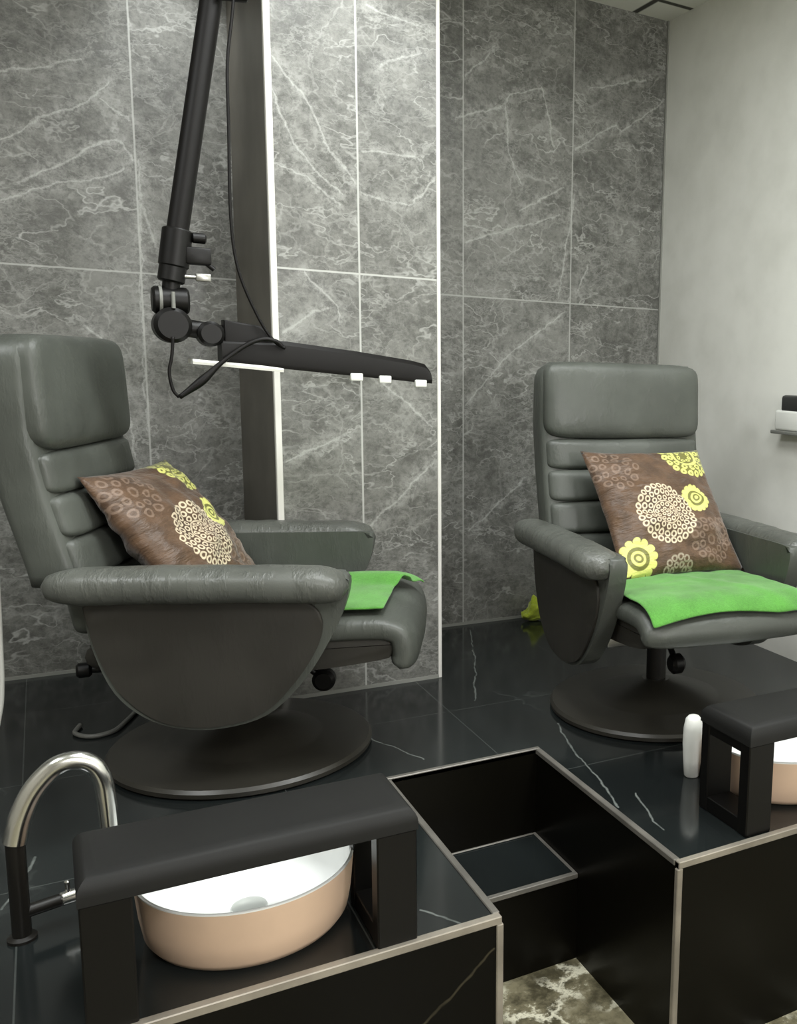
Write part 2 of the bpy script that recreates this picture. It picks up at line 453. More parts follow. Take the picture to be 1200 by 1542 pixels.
def tube(pts, r, n=10, k=8, bm=None, radii=None):
    P = catmull(pts, k) if k else [Vector(p) for p in pts]
    b = bmesh.new()
    rings = []
    t0 = (P[1] - P[0]).normalized()
    up = Vector((0, 0, 1)) if abs(t0.z) < 0.9 else Vector((0, 1, 0))
    nrm = (up - t0 * up.dot(t0)).normalized()
    for i, p in enumerate(P):
        t = (P[min(i + 1, len(P) - 1)] - P[max(i - 1, 0)]).normalized()
        nrm = (nrm - t * nrm.dot(t)).normalized()
        bi = t.cross(nrm)
        rr = r if radii is None else radii(i / (len(P) - 1))
        rings.append([b.verts.new(p + (nrm * math.cos(2 * PI * j / n) + bi * math.sin(2 * PI * j / n)) * rr) for j in range(n)])
    for A, B in zip(rings[:-1], rings[1:]):
        for i in range(n):
            j = (i + 1) % n
            b.faces.new((A[i], A[j], B[j], B[i]))
    b.faces.new(rings[0][::-1])
    b.faces.new(rings[-1])
    return merge(bm, b)

def prism(poly, y0, y1, bev=0.0, seg=3, bm=None, plane='xz'):
    b = bmesh.new()
    def mk(p, y):
        return (p[0], y, p[1]) if plane == 'xz' else (p[0], p[1], y)
    A = [b.verts.new(mk(p, y0)) for p in poly]
    B = [b.verts.new(mk(p, y1)) for p in poly]
    fa, fb = b.faces.new(A), b.faces.new(B[::-1])
    n = len(poly)
    for i in range(n):
        b.faces.new((A[i], A[(i + 1) % n], B[(i + 1) % n], B[i]))
    if bev:
        ed = list(set(list(fa.edges) + list(fb.edges)))
        bmesh.ops.bevel(b, geom=ed, offset=bev, segments=seg, profile=0.5, affect='EDGES')
    return merge(bm, b)

def smooth_poly(pts, k=4):
    """closed Catmull-Rom through the points"""
    n = len(pts)
    out = []
    for i in range(n):
        a, b, c, d = [Vector(pts[(i + j) % n]) for j in (-1, 0, 1, 2)]
        for t in range(k):
            u = t / k
            q = 0.5 * ((2 * b) + (c - a) * u + (2 * a - 5 * b + 4 * c - d) * u * u + (3 * b - a - 3 * c + d) * u ** 3)
            out.append((q.x, q.y))
    return out

def puff(cx, cy, cz, hx, hy, hz, n_yz=6.0, n_x=4.0, div=10, fn=None, bm=None, mat=None):
    """upholstered block: rounded in the yz outline with exponent n_yz, domed along x with exponent n_x"""
    b = bmesh.new()
    bmesh.ops.create_cube(b, size=2.0)
    bmesh.ops.subdivide_edges(b, edges=b.edges[:], cuts=div, use_grid_fill=True)
    for v in b.verts:
        x, y, z = v.co
        # push samples outwards so that the rounded edges get more of them
        x, y, z = [math.copysign(abs(t) ** 0.8, t) for t in (x, y, z)]
        q = (abs(y) ** n_yz + abs(z) ** n_yz)
        s = (q ** (n_x / n_yz) + abs(x) ** n_x) ** (1 / n_x)
        p = Vector((x / s * hx, y / s * hy, z / s * hz))
        if fn:
            p = fn(p)
        v.co = p + Vector((cx, cy, cz))
    return merge(bm, b, mat)

def nz(p, s=1.0, seed=0.0):
    return noise.noise(Vector((p[0] * s + seed, p[1] * s - seed, (p[2] if len(p) > 2 else 0) * s + 2 * seed)))

# ------------------------------------------------------------------ setting
XA, XB, YF, YS, YT, ZF = 0.757, 1.209, 1.708, 2.478, 2.2015, 0.5306
YC, XC0, XC1, YW, XW, ZC = 3.257, 0.638, 1.193, 3.905, 2.528, 2.729
XL, YB = -2.2, -2.4

# raised platform with the stair notch cut into it
poly = [(XL, YF), (XA, YF), (XA, YS), (XB, YS), (XB, YF), (XW, YF), (XW, YW), (XL, YW)]
b = bmesh.new()
top = [b.verts.new((x, y, 0)) for x, y in poly]
bot = [b.verts.new((x, y, -ZF)) for x, y in poly]
b.faces.new(top)
n = len(poly)
for i in range(n):
    f = b.faces.new((top[i], top[(i + 1) % n], bot[(i + 1) % n], bot[i]))
    f.material_index = 1
plat = struct(link('platform', b, M['black_top'], smooth=False))
plat.data.materials.append(M['black_face'])

b = box(XA, XB, YT, YS, -ZF, -0.27)
st = struct(link('platform_step', b, M['black_face'], smooth=False))
st.data.materials.append(M['black_step'])
for p in st.data.polygons:
    if p.normal.z > 0.9:
        p.material_index = 1

b = bmesh.new()
b.faces.new([b.verts.new(p) for p in ((XL, YB, -ZF), (XW, YB, -ZF), (XW, YT, -ZF), (XL, YT, -ZF))])
struct(link('floor', b, M['low_floor'], smooth=False))

def wall_quad(name, pts, mat):
    b = bmesh.new()
    b.faces.new([b.verts.new(p) for p in pts])
    return struct(link(name, b, mat, smooth=False))

def wall_box(name, x0, x1, y0, y1, z0, z1, mat):
    return struct(link(name, box(x0, x1, y0, y1, z0, z1), mat, smooth=False))

wall_box('wall_back_left', XL, XC0, YW, YW + 0.1, -0.02, ZC, M['marble_left'])
wall_box('wall_back_right', XC1, XW, YW, YW + 0.1, -0.02, ZC, M['marble_right'])
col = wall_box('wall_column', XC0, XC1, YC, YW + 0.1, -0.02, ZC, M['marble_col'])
col.data.materials.append(M['column_side_shade'])
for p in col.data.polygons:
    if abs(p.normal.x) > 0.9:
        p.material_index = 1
wall_box('wall_right', XW, XW + 0.1, YB, YW + 0.1, -ZF, ZC, M['plaster'])
wall_box('wall_left', XL - 0.1, XL, YB, YW + 0.1, -ZF, ZC, M['room_paint'])
wall_box('wall_front', XL, XW, YB - 0.1, YB, -ZF, ZC, M['room_paint'])
wall_box('ceiling', XL - 0.1, XW + 0.1, YB - 0.1, YW + 0.1, ZC, ZC + 0.1, M['ceiling'])

# trims
def trim(i, x0, x1, y0, y1, z0, z1, mat, bev=0.002):
    return struct(link('trim_%d' % i, box(x0, x1, y0, y1, z0, z1, bev, 1), mat, smooth=False))
tw, th = 0.020, 0.004
trim(1, XL, XA, YF - 0.004, YF + tw - 0.004, -0.014, th, M['trim'])
trim(2, XB, XW, YF - 0.004, YF + tw - 0.006, -0.014, th, M['trim'])
trim(3, XA - tw + 0.006, XA + 0.003, YF + tw - 0.004, YS, -0.012, th, M['trim_step'])
trim(4, XB - 0.003, XB + tw - 0.006, YF + tw - 0.006, YS, -0.012, th, M['trim_step'])
trim(5, XA - tw + 0.006, XB + tw - 0.006, YS, YS + tw - 0.004, -0.012, th, M['trim_step'])
trim(6, XA - 0.012, XA + 0.004, YF - 0.004, YF + 0.010, -ZF, -0.014, M['trim'])
trim(7, XB - 0.004, XB + 0.012, YF - 0.004, YF + 0.010, -ZF, -0.014, M['trim'])
trim(8, XA, XB, YT - 0.003, YT + 0.013, -0.282, -0.266, M['trim_step'])
trim(9, XB - 0.010, XB, YT + 0.013, YS - 0.001, -0.270, -0.2655, M['trim_step'])
trim(10, XA, XB - 0.010, YS - 0.008, YS, -0.270, -0.2655, M['trim_step'])
# corner trims of the column
trim(11, XC0 - 0.003, XC0 + 0.017, YC - 0.004, YC + 0.018, 0, ZC, M['trim_white'])
trim(12, XC1 - 0.010, XC1 + 0.003, YC - 0.004, YC + 0.016, 0, ZC, M['trim_white'])
# pale joint where the tiles meet the platform
trim(13, XC0, XC1, YC - 0.003, YC + 0.002, 0, 0.013, M['skirt'], 0)
trim(14, XL, XC0, YW - 0.004, YW + 0.002, 0, 0.012, M['skirt'], 0)
trim(15, XC1, XW, YW - 0.004, YW + 0.002, 0, 0.012, M['skirt'], 0)
trim(16, XW - 0.008, XW, YW - 0.008, YW, 0, ZC, M['skirt'], 0)

# ------------------------------------------------------------------ recliner chairs
SEAT_OUT = [(-0.30, 0.438), (0.0, 0.452), (0.30, 0.467), (0.42, 0.470), (0.462, 0.464), (0.497, 0.446), (0.518, 0.415), (0.525, 0.380), (0.516, 0.340)]
def seat_arc(d):
    """point on the top outline of the seat at distance d from its back, with its normal"""
    for (xa, za), (xc, zc) in zip(SEAT_OUT[:-1], SEAT_OUT[1:]):
        L_ = math.hypot(xc - xa, zc - za)
        if d <= L_ or (xc, zc) == SEAT_OUT[-1]:
            u = d / L_
            return xa + (xc - xa) * u, za + (zc - za) * u, -(zc - za) / L_, (xc - xa) / L_
        d -= L_

def make_recliner(loc, rz, label, back_dx=0.0, tilt_top=0.0, nose=0.0, head_up=0.0):
    root = empty('recliner_chair', loc, rz)
    tag(root, label, 'chair', 'recliner chairs')
    # base and post
    link('base', lathe([(0, 0.0), (0.355, 0.0), (0.365, 0.006), (0.366, 0.018), (0.358, 0.027), (0.31, 0.033), (0.225, 0.039), (0.215, 0.041), (0.047, 0.096), (0.0, 0.097)], 72, False), M['base_metal'], root, angle=14)
    link('post', cyl((0, 0, 0.085), (0, 0, 0.30), 0.034, 28), M['black_metal'], root)
    bm = box(-0.20, 0.20, -0.20, 0.20, 0.275, 0.325, 0.012)
    box(-0.045, 0.045, -0.31, 0.31, 0.285, 0.31, 0.006, bm=bm)
    link('mechanism', bm, M['black_metal'], root)
    link('seat_rail', box(0.195, 0.215, -0.285, 0.285, 0.290, 0.322, 0.004), M['steel'], root)
    # seat frame: apron under the cushion
    prof = smooth_poly([(-0.30, 0.40), (-0.30, 0.335), (-0.1, 0.315), (0.2, 0.318), (0.42, 0.345), (0.468, 0.37), (0.45, 0.41), (0.2, 0.42), (-0.1, 0.415)], 4)
    link('seat_frame', prism(prof, -0.275, 0.275, 0.018), M['leather_dark'], root, angle=50)
    # seat cushion: thick pad wrapping over the nose
    spine = [(-0.30, 0.405), (-0.15, 0.412), (0.0, 0.416), (0.15, 0.421), (0.30, 0.429), (0.385, 0.432), (0.440, 0.429), (0.474, 0.410), (0.484, 0.380 + nose), (0.474, 0.352 + nose * 1.6)]
    S = catmull([(x, 0, z) for x, z in spine], 5)
    b = bmesh.new()
    rings = []
    N = 36
    hw = 0.298
    for i, p in enumerate(S):
        t = (S[min(i + 1, len(S) - 1)] - S[max(i - 1, 0)]).normalized()
        up = Vector((0, 1, 0)).cross(t) * -1.0
        if up.z < 0 and i < 20:
            up = -up
        u = i / (len(S) - 1)
        ee = min(1.0, (1 - u) / 0.045, u / 0.03)
        k = math.sqrt(max(0.0, 1 - (1 - ee) ** 2)) if ee < 1 else 1.0
        k = max(k, 0.12)
        ring = []
        for j in range(N):
            a = 2 * PI * j / N
            ca, sa = math.cos(a), math.sin(a)
            y = math.copysign(abs(ca) ** 0.28, ca) * hw * (0.97 + 0.03 * k)
            h = math.copysign(abs(sa) ** 0.55, sa) * 0.036 * k
            dome = 0.010 * (1 - (y / hw) ** 2) * (1 if h > 0 else 0)
            ring.append(b.verts.new(p + up * (h + dome) + Vector((0, y, 0))))
        rings.append(ring)
    for A, B in zip(rings[:-1], rings[1:]):
        for j in range(N):
            b.faces.new((A[j], A[(j + 1) % N], B[(j + 1) % N], B[j]))
    b.faces.new(rings[0])
    b.faces.new(rings[-1][::-1])
    link('seat_cushion', b, M['leather'], root, angle=180)
    # back rest
    def fx(z):
        """x of the front plane of the back"""
        pts = [(0.40, -0.275), (0.60, -0.312), (0.80, -0.365), (0.95, -0.392), (1.17, -0.40 - tilt_top)]
        for (a, xa), (c, xc) in zip(pts[:-1], pts[1:]):
            if z <= c:
                return xa + (xc - xa) * (z - a) / (c - a) + back_dx
        return pts[-1][1] + back_dx
    b = bmesh.new()
    rings = []
    N = 40
    zs = [0.565 + (1.168 + head_up - 0.565) * i / 22 for i in range(23)]
    for i, z in enumerate(zs):
        th_ = 0.135 if z < 0.95 else 0.135 - 0.02 * (z - 0.95) / 0.2
        w = 0.314
        kz = (1.172 + head_up - z) / 0.07
        if kz < 1:
            w -= 0.065 * (1 - math.sqrt(max(0, 1 - (1 - kz) ** 2)))
            th_ *= 0.55 + 0.45 * math.sqrt(max(0, 1 - (1 - kz) ** 2))
        cxm = fx(z) - 0.016 - th_ / 2
        ring = []
        for j in range(N):
            a = 2 * PI * j / N
            ca, sa = math.cos(a), math.sin(a)
            ring.append(b.verts.new((cxm + math.copysign(abs(ca) ** 0.4, ca) * th_ / 2, math.copysign(abs(sa) ** 0.22, sa) * w, z)))
        rings.append(ring)
    for A, B in zip(rings[:-1], rings[1:]):
        for j in range(N):
            b.faces.new((A[j], A[(j + 1) % N], B[(j + 1) % N], B[j]))
    b.faces.new(rings[0][::-1])
    b.faces.new(rings[-1])
    link('backrest', b, M['leather'], root, angle=180)
    def roll(z0, z1, name, thick, dome, hwid, nyz, seed, nx=3.6):
        zm, hz = (z0 + z1) / 2, (z1 - z0) / 2
        slope = (fx(z1) - fx(z0)) / (z1 - z0)
        def fn(p):
            q = Vector(p)
            q.x += slope * p.z
            q.x += 0.006 * nz((p.y * 6, p.z * 6, seed), 1.0, seed) * (1 if p.x > 0 else 0)
            return q
        return link(name, puff(fx(zm) - thick + dome, 0, zm, thick, hwid, hz, nyz, nx, 12, fn), M['leather'], root, angle=180)
    hr = roll(0.902, 1.172 + head_up, 'headrest', 0.062, 0.022, 0.306, 8, 1.0, 4.5)
    roll(0.795, 0.904, 'back_cushion', 0.052, 0.012, 0.300, 9, 2.0)
    roll(0.685, 0.797, 'back_cushion', 0.052, 0.012, 0.300, 9, 3.0)
    roll(0.575, 0.687, 'back_cushion', 0.052, 0.012, 0.300, 9, 4.0)
    roll(0.430, 0.577, 'back_cushion', 0.052, 0.010, 0.300, 9, 5.0)
    # arms
    for s in (-1, 1):
        body = smooth_poly([(-0.285, 0.585), (-0.1, 0.598), (0.15, 0.602), (0.320, 0.603), (0.352, 0.585), (0.337, 0.505), (0.285, 0.395), (0.225, 0.305), (0.14, 0.225), (0.03, 0.192), (-0.075, 0.195), (-0.16, 0.228), (-0.228, 0.295), (-0.270, 0.40), (-0.288, 0.50)], 4)
        y0, y1 = sorted((s * 0.288, s * 0.345))
        arm = link('armrest', prism(body, y0, y1, 0.020, 4), M['leather'], root, angle=50)
        panel = smooth_poly([(-0.276, 0.535), (-0.1, 0.538), (0.12, 0.54), (0.225, 0.536), (0.272, 0.51), (0.285, 0.46), (0.262, 0.39), (0.205, 0.305), (0.13, 0.232), (0.03, 0.201), (-0.075, 0.204), (-0.15, 0.236), (-0.218, 0.305), (-0.260, 0.40), (-0.276, 0.47)], 4)
        y0, y1 = sorted((s * 0.339, s * 0.354))
        link('side_panel', prism(panel, y0, y1, 0.006), M['leather_dark'], arm, angle=50)
        # padded top
        b = bmesh.new()
        rings = []
        N = 28
        K = 40
        for i in range(K + 1):
            u = i / K
            x = -0.375 + u * 0.728
            e0 = min(1.0, u / 0.16)
            e1 = min(1.0, (1 - u) / 0.10)
            k0 = math.sqrt(max(0, 1 - (1 - e0) ** 2))
            k1 = math.sqrt(max(0, 1 - (1 - e1) ** 2))
            k = max(0.04, k0 * k1)
            w = (0.062 + 0.008 * u) * (k ** 0.9)
            h = 0.047 * (k ** 0.75)
            zc = 0.578 + 0.004 * math.sin(u * PI) - 0.006 * (1 - e1)
            ring = []
            for j in range(N):
                a = 2 * PI * j / N
                ca, sa = math.cos(a), math.sin(a)
                yy = math.copysign(abs(ca) ** 0.85, ca) * w
                zz = math.copysign(abs(sa) ** 0.85, sa) * h
                wr = 0.0025 * nz((x * 26, yy * 8, zz * 8), 1.0, s * 3.1) * k
                ring.append(b.verts.new((x, s * 0.360 + yy * (1 + wr * 8), zc + zz + wr)))
            rings.append(ring)
        for A, B in zip(rings[:-1], rings[1:]):
            for j in range(N):
                b.faces.new((A[j], A[(j + 1) % N], B[(j + 1) % N], B[j]))
        b.faces.new(rings[0])
        b.faces.new(rings[-1][::-1])
        link('arm_pad', b, M['leather_pad'], arm, angle=180)
    # recline knob under the front of the seat
    kn = cyl((0.240, -0.075, 0.222), (0.240, -0.030, 0.222), 0.033, 24, bev=0.010)
    cyl((0.235, -0.05, 0.225), (0.15, -0.05, 0.295), 0.010, 12, bm=kn)
    link('tilt_knob', kn, M['black_plastic'], root)
    # rear stop rod below the back
    rd = cyl((-0.19, -0.12, 0.300), (-0.375, -0.16, 0.300), 0.010, 12)
    cyl((-0.350, -0.152, 0.301), (-0.385, -0.163, 0.300), 0.021, 16, bev=0.006, bm=rd)
    link('rear_stop', rd, M['black_plastic'], root)
    return root

C_L, R_L = Vector((0.452, 2.905, 0)), math.radians(-22)
C_R, R_R = Vector((1.752, 2.655, 0)), math.radians(-96)
make_recliner(C_L, R_L, 'grey leather recliner chair at left, seen from its side, its seat facing right', back_dx=0.022, nose=-0.018, head_up=0.022)
make_recliner(C_R, R_R, 'grey leather recliner chair at right beside the pale wall, facing forward on a round base', back_dx=0.09, nose=0.018)

def chair_pt(C, rz, p):
    c, s = math.cos(rz), math.sin(rz)
    return Vector((C.x + c * p[0] - s * p[1], C.y + s * p[0] + c * p[1], p[2]))

# ------------------------------------------------------------------ throw cushions
def make_cushion(center, udir, vdir, w, h, t, label, seed):
    """udir = right hand direction of the printed face, vdir = up direction"""
    u, v = Vector(udir).normalized(), Vector(vdir).normalized()
    nrm = u.cross(v).normalized()
    b = bmesh.new()
    uvl = b.loops.layers.uv.new('UVMap')
    N = 36
    grids = []
    for side in (1, -1):
        g = []
        for j in range(N + 1):
            row = []
            for i in range(N + 1):
                a, c = 2 * i / N - 1, 2 * j / N - 1
                # cushion outline: edges bow inwards, corners stay sharp
                px = a * (1 - 0.055 * (1 - c * c) * a * a)
                py = c * (1 - 0.055 * (1 - a * a) * c * c)
                e = max(0.0, (1 - abs(a) ** 2.4) * (1 - abs(c) ** 2.4))
                d = t * 0.5 * e ** 0.62
                rip = (nz((a * 2.2 + 4 * seed, c * 4.0, side), 1.0, seed) * 0.014 + (abs(nz((a * 2.4 - c, c * 5 + a * 2, side), 1.0, seed + 5)) - 0.2) * 0.022) * min(1, e * 3)
                d += rip
                row.append((Vector((px * w / 2, py * h / 2, side * d)), (a / 2 + 0.5, c / 2 + 0.5)))
            g.append(row)
        grids.append(g)
    vs = {}
    def vert(si, i, j):
        key = (0 if (i in (0, N) or j in (0, N)) else si, i, j)
        if key not in vs:
            p, _ = grids[si][j][i]
            if i in (0, N) or j in (0, N):
                p = Vector((p.x, p.y, 0))
            vs[key] = b.verts.new(p)
        return vs[key]
    for si in (0, 1):
        for j in range(N):
            for i in range(N):
                q = [(i, j), (i + 1, j), (i + 1, j + 1), (i, j + 1)]
                if si:
                    q = q[::-1]
                f = b.faces.new([vert(si, *k) for k in q])
                for lp, k in zip(f.loops, q):
                    lp[uvl].uv = grids[si][k[1]][k[0]][1]
    o = link('throw_cushion', b, M['cushion'], angle=180)
    mt = Matrix((u, v, nrm)).transposed().to_4x4()
    mt.translation = Vector(center)
    o.matrix_world = mt
    tag(o, label, 'cushion', 'patterned throw cushions')
    return o

make_cushion((1.787, 2.700, 0.672), (1, 0.0, 0), (0.02, 0.33, 0.40), 0.485, 0.505, 0.13,
             'brown patterned throw cushion leaning in the right recliner, rosettes seen from the front', 1.7)
hL = Vector((math.cos(R_L), math.sin(R_L), 0))
lL = Vector((-hL.y, hL.x, 0))
aP = R_L - math.radians(9)
hP = Vector((math.cos(aP), math.sin(aP), 0))
uP = Vector((-hP.y, hP.x, 0))
make_cushion(chair_pt(C_L, R_L, (-0.150, 0.0, 0.645)), uP, -hP * 0.29 + Vector((0, 0, 0.37)), 0.48, 0.48, 0.15,
             'brown patterned throw cushion leaning in the left recliner, rosettes seen edge on', 4.3)

# ------------------------------------------------------------------ green towels
def make_towel(C, rz, fpos, ns, nt_, label, name='towel', mat='towel', thick=0.007):
    b = bmesh.new()
    topg, botg = [], []
    for j in range(nt_ + 1):
        rt, rb = [], []
        for i in range(ns + 1):
            p = fpos(i / ns, j / nt_)
            rt.append(b.verts.new(p))
        topg.append(rt)
    for j in range(nt_):
        for i in range(ns):
            b.faces.new((topg[j][i], topg[j][i + 1], topg[j + 1][i + 1], topg[j + 1][i]))
    bmesh.ops.recalc_face_normals(b, faces=b.faces[:])
    up = sum((f.normal.z for f in b.faces))
    if up < 0:
        bmesh.ops.reverse_faces(b, faces=b.faces[:])
    me = bpy.data.meshes.new(name)
    b.to_mesh(me)
    b.free()
    for p in me.polygons:
        p.use_smooth = True
    me.materials.append(M[mat])
    o = bpy.data.objects.new(name, me)
    COL.objects.link(o)
    o.location = C
    o.rotation_euler = (0, 0, rz)
    sd = o.modifiers.new('Solidify', 'SOLIDIFY')
    sd.thickness = thick
    sd.offset = 1.0
    ss = o.modifiers.new('Subdivision', 'SUBSURF')
    ss.levels = 1
    ss.render_levels = 1
    return o

def towel_left(s, t):
    # s runs to the front of the seat, t from the near side to the far side
    y = -0.262 + t * 0.47
    fl = max(0.0, s - 0.70) / 0.30 * max(0.0, t - 0.50) / 0.50
    x, z, nx, nz_ = seat_arc(0.36 + s * (0.370 + 0.02 * t) + 0.055 * fl)
    y -= 0.10 * fl
    h = 0.012 + 0.010 * (1 - (y / 0.31) ** 2)
    h += 0.003 * nz((x * 14, y * 14, 0), 1.0, 2.0)
    # a thick fold runs across the towel and one far corner is flipped up
    h += 0.024 * math.exp(-((t - 0.66 - 0.10 * (1 - s)) / 0.085) ** 2)
    h += 0.016 * fl
    return Vector((x + nx * h, y, z + nz_ * h))
tw_l = make_towel(C_L, R_L, towel_left, 30, 36, '')
tag(tw_l, 'bright green towel crumpled on the seat of the left recliner', 'towel', 'green seat towels')

def towel_right(s, t):
    # s runs to the front, t from the left edge in the photo (chair's right) to the other side
    y = -0.285 + t * 0.55
    x, z, nx, nz_ = seat_arc(0.33 + s * (0.500 - 0.022 * math.sin(min(1.0, t * 1.3) * 3.1) - 0.010 * t))
    h = 0.011 + 0.010 * (1 - (y / 0.31) ** 2)
    h += 0.004 * nz((x * 11, y * 11, 0), 1.0, 9.0) + 0.003 * nz((x * 25, y * 25, z * 20), 1.0, 5.0)
    h += 0.006 * math.exp(-((t - 0.35 - 0.5 * s) / 0.05) ** 2)
    return Vector((x + nx * h, y, z + nz_ * h))
tw_r = make_towel(C_R, R_R, towel_right, 30, 36, '')
tag(tw_r, 'bright green towel laid flat over the seat of the right recliner', 'towel', 'green seat towels')

# ------------------------------------------------------------------ footrest benches with basins
def make_bench(x0, y0, label):
    W, D, H = 0.578, 0.205, 0.290
    root = empty('footrest_bench', (x0, y0, 0))
    tag(root, label, 'footrest bench', 'black footrest benches')
    bm = bmesh.new()
    bmesh.ops.create_cube(bm, size=1.0)
    for v in bm.verts:
        v.co = Vector(((v.co.x + 0.5) * (W + 0.004) - 0.002, (v.co.y + 0.5) * (D + 0.006) - 0.003, 0.240 + (v.co.z + 0.5) * (H - 0.240)))
    bmesh.ops.bevel(bm, geom=[e for e in bm.edges if max(v.co.z for v in e.verts) > 0.25 and min(v.co.z for v in e.verts) > 0.25], offset=0.034, segments=6, profile=0.5, affect='EDGES')
    link('padded_top', bm, M['vinyl'], root, angle=50)
    for xs in (0.0, W - 0.080):
        fr = box(xs, xs + 0.080, 0.0, 0.040, 0.0, 0.240, 0.003, 1)
        box(xs, xs + 0.080, D - 0.035, D, 0.0, 0.240, 0.003, 1, bm=fr)
        box(xs + 0.002, xs + 0.078, 0.038, D - 0.033, 0.0, 0.040, 0.002, 1, bm=fr)
        box(xs + 0.002, xs + 0.078, 0.038, D - 0.033, 0.213, 0.240, 0.002, 1, bm=fr)
        link('leg_frame', fr, M['frame_black'], root, angle=30)
    link('apron', box(0.080, W - 0.080, D - 0.030, D - 0.004, 0.213, 0.240, 0.002, 1), M['frame_black'], root, angle=30)
    return root
BLX, BLY = 0.000, 1.716
BRX, BRY = 1.426, 1.728
make_bench(BLX, BLY, 'black padded footrest bench in the foreground left, over the fully visible pink basin')
make_bench(BRX, BRY, 'black padded footrest bench at the right edge, cut off by the frame')

def make_basin(x, y, label):
    root = empty('foot_basin', (x, y, 0))
    tag(root, label, 'basin', 'pink and white foot basins')
    n = 72
    link('outer_shell', lathe([(0.0, 0.0), (0.165, 0.0), (0.186, 0.006), (0.196, 0.020), (0.203, 0.060), (0.2095, 0.1310)], n, False), M['pink_glaze'], root, angle=40)
    link('inner_bowl', lathe([(0.2097, 0.1308), (0.2099, 0.1335), (0.2075, 0.1345), (0.2040, 0.1340), (0.2020, 0.126), (0.198, 0.075), (0.188, 0.042), (0.165, 0.026), (0.10, 0.0215), (0.0, 0.0205)], n, False), M['white_ceramic'], root, angle=60)
    dr = lathe([(0.0, 0.0212), (0.034, 0.0212), (0.036, 0.024), (0.034, 0.028), (0.028, 0.030), (0.0, 0.031)], 32, False)
    link('drain_cap', dr, M['drain'], root, angle=40)
    return root
make_basin(0.302, 1.962, 'round foot basin, pink outside and white inside, under the left bench')
make_basin(BRX + 0.302, 1.974, 'round foot basin, pink outside and white inside, under the right edge bench')

# ------------------------------------------------------------------ faucet
fc = empty('faucet', (-0.096, 2.10, 0))
tag(fc, 'arched chrome faucet spout behind the left footrest bench', 'faucet')
arc = [(0.0, 0, 0.205), (0.011, 0, 0.250), (0.030, 0, 0.295), (0.055, 0, 0.328), (0.082, 0, 0.348), (0.115, 0, 0.350), (0.140, 0, 0.333), (0.154, 0, 0.300), (0.158, 0, 0.255), (0.160, 0, 0.195)]
link('spout', tube(arc, 0.0195, 20, 8, radii=lambda u: 0.0215 - 0.004 * u), M['chrome'], fc, angle=60)
link('column', lathe([(0.0, 0.0), (0.026, 0.0), (0.026, 0.006), (0.017, 0.010), (0.017, 0.207), (0.0, 0.207)], 28, False), M['black_metal'], fc)
hd = cyl((0.0, 0.0, 0.055), (0.068, 0.018, 0.055), 0.013, 16, bev=0.002)
link('valve', hd, M['black_metal'], fc)
hd = cyl((0.066, 0.018, 0.055), (0.098, 0.026, 0.055), 0.014, 20, bev=0.004)
cyl((0.082, 0.022, 0.062), (0.080, 0.020, 0.092), 0.005, 12, bev=0.002, bm=hd)
link('handle', hd, M['chrome'], fc)

# white jug peeping out behind the right bench
jug = link('water_jug', lathe([(0.0, 0.0), (0.018, 0.0), (0.022, 0.004), (0.026, 0.05), (0.029, 0.10), (0.028, 0.145), (0.023, 0.172), (0.015, 0.181), (0.0, 0.183)], 40, False), M['white_plastic'], angle=50, loc=(1.520, 2.100, 0))
tag(jug, 'slim white rounded jug standing behind the left leg of the right bench', 'jug')

# ------------------------------------------------------------------ treatment lamp on its boom
LY = 2.90
lamp = empty('treatment_lamp', (0.47, LY, 0))
tag(lamp, 'black jointed treatment lamp with a long light bar hanging in front of the column', 'lamp')
OFF = Vector((0.47, LY, 0))
def L(x, z, y=0.0):
    return Vector((x, LY + y, z)) - OFF
top = L(0.438 + (2.70 - 2.079) * 0.1785, 2.705)
boom = cyl(L(0.330, 1.468), L(0.438, 2.079), 0.0275, 24)
cyl(L(0.438, 2.079), top, 0.0275, 24, bm=boom)
link('boom', boom, M['lamp_black'], lamp)
link('ceiling_mount', cyl(top + Vector((0, 0, -0.03)), top + Vector((0, 0, 0.024)), 0.07, 32, bev=0.006), M['lamp_black'], lamp)
link('upper_knob', cyl(L(0.445, 2.09, -0.04), L(0.52, 2.098, -0.04), 0.020, 16, bev=0.004), M['black_plastic'], lamp)
cl = cyl(L(0.318, 1.385), L(0.333, 1.485), 0.038, 24, bev=0.004)
cyl(L(0.31, 1.345), L(0.318, 1.39), 0.034, 24, bev=0.004, bm=cl)
box(-0.125, -0.060, -0.030, 0.012, 1.395, 1.440, 0.006, bm=cl)
cyl(L(0.365, 1.465, -0.01), L(0.40, 1.465, -0.01), 0.014, 14, bev=0.003, bm=cl)
cyl(L(0.385, 1.412, -0.01), L(0.418, 1.385, -0.01), 0.007, 10, bm=cl)
link('clamp', cl, M['black_plastic'], lamp)
bb = box(-0.100, -0.062, -0.020, 0.000, 1.352, 1.372, 0.003)
cyl(L(0.335, 1.362, -0.01), L(0.375, 1.362, -0.01), 0.006, 10, bm=bb)
link('steel_bolt', bb, M['steel'], lamp)
j = cyl(L(0.303, 1.265), L(0.312, 1.35), 0.022, 20)
cyl(L(0.262, 1.297), L(0.352, 1.297), 0.036, 28, bev=0.006, bm=j)
link('upper_joint', j, M['black_plastic'], lamp)
j = cyl(L(0.278, 1.297), L(0.286, 1.297), 0.0385, 28, bev=0.001)
cyl(L(0.310, 1.275, -0.040), L(0.310, 1.318, -0.040), 0.005, 10, bm=j)
link('joint_ring', j, M['grey_plastic'], lamp)
j = cyl(L(0.307, 1.231, -0.045), L(0.307, 1.231, 0.040), 0.047, 32, bev=0.010)
link('elbow_knob', j, M['black_plastic'], lamp)
j = cyl(L(0.33, 1.228), L(0.45, 1.212), 0.024, 20)
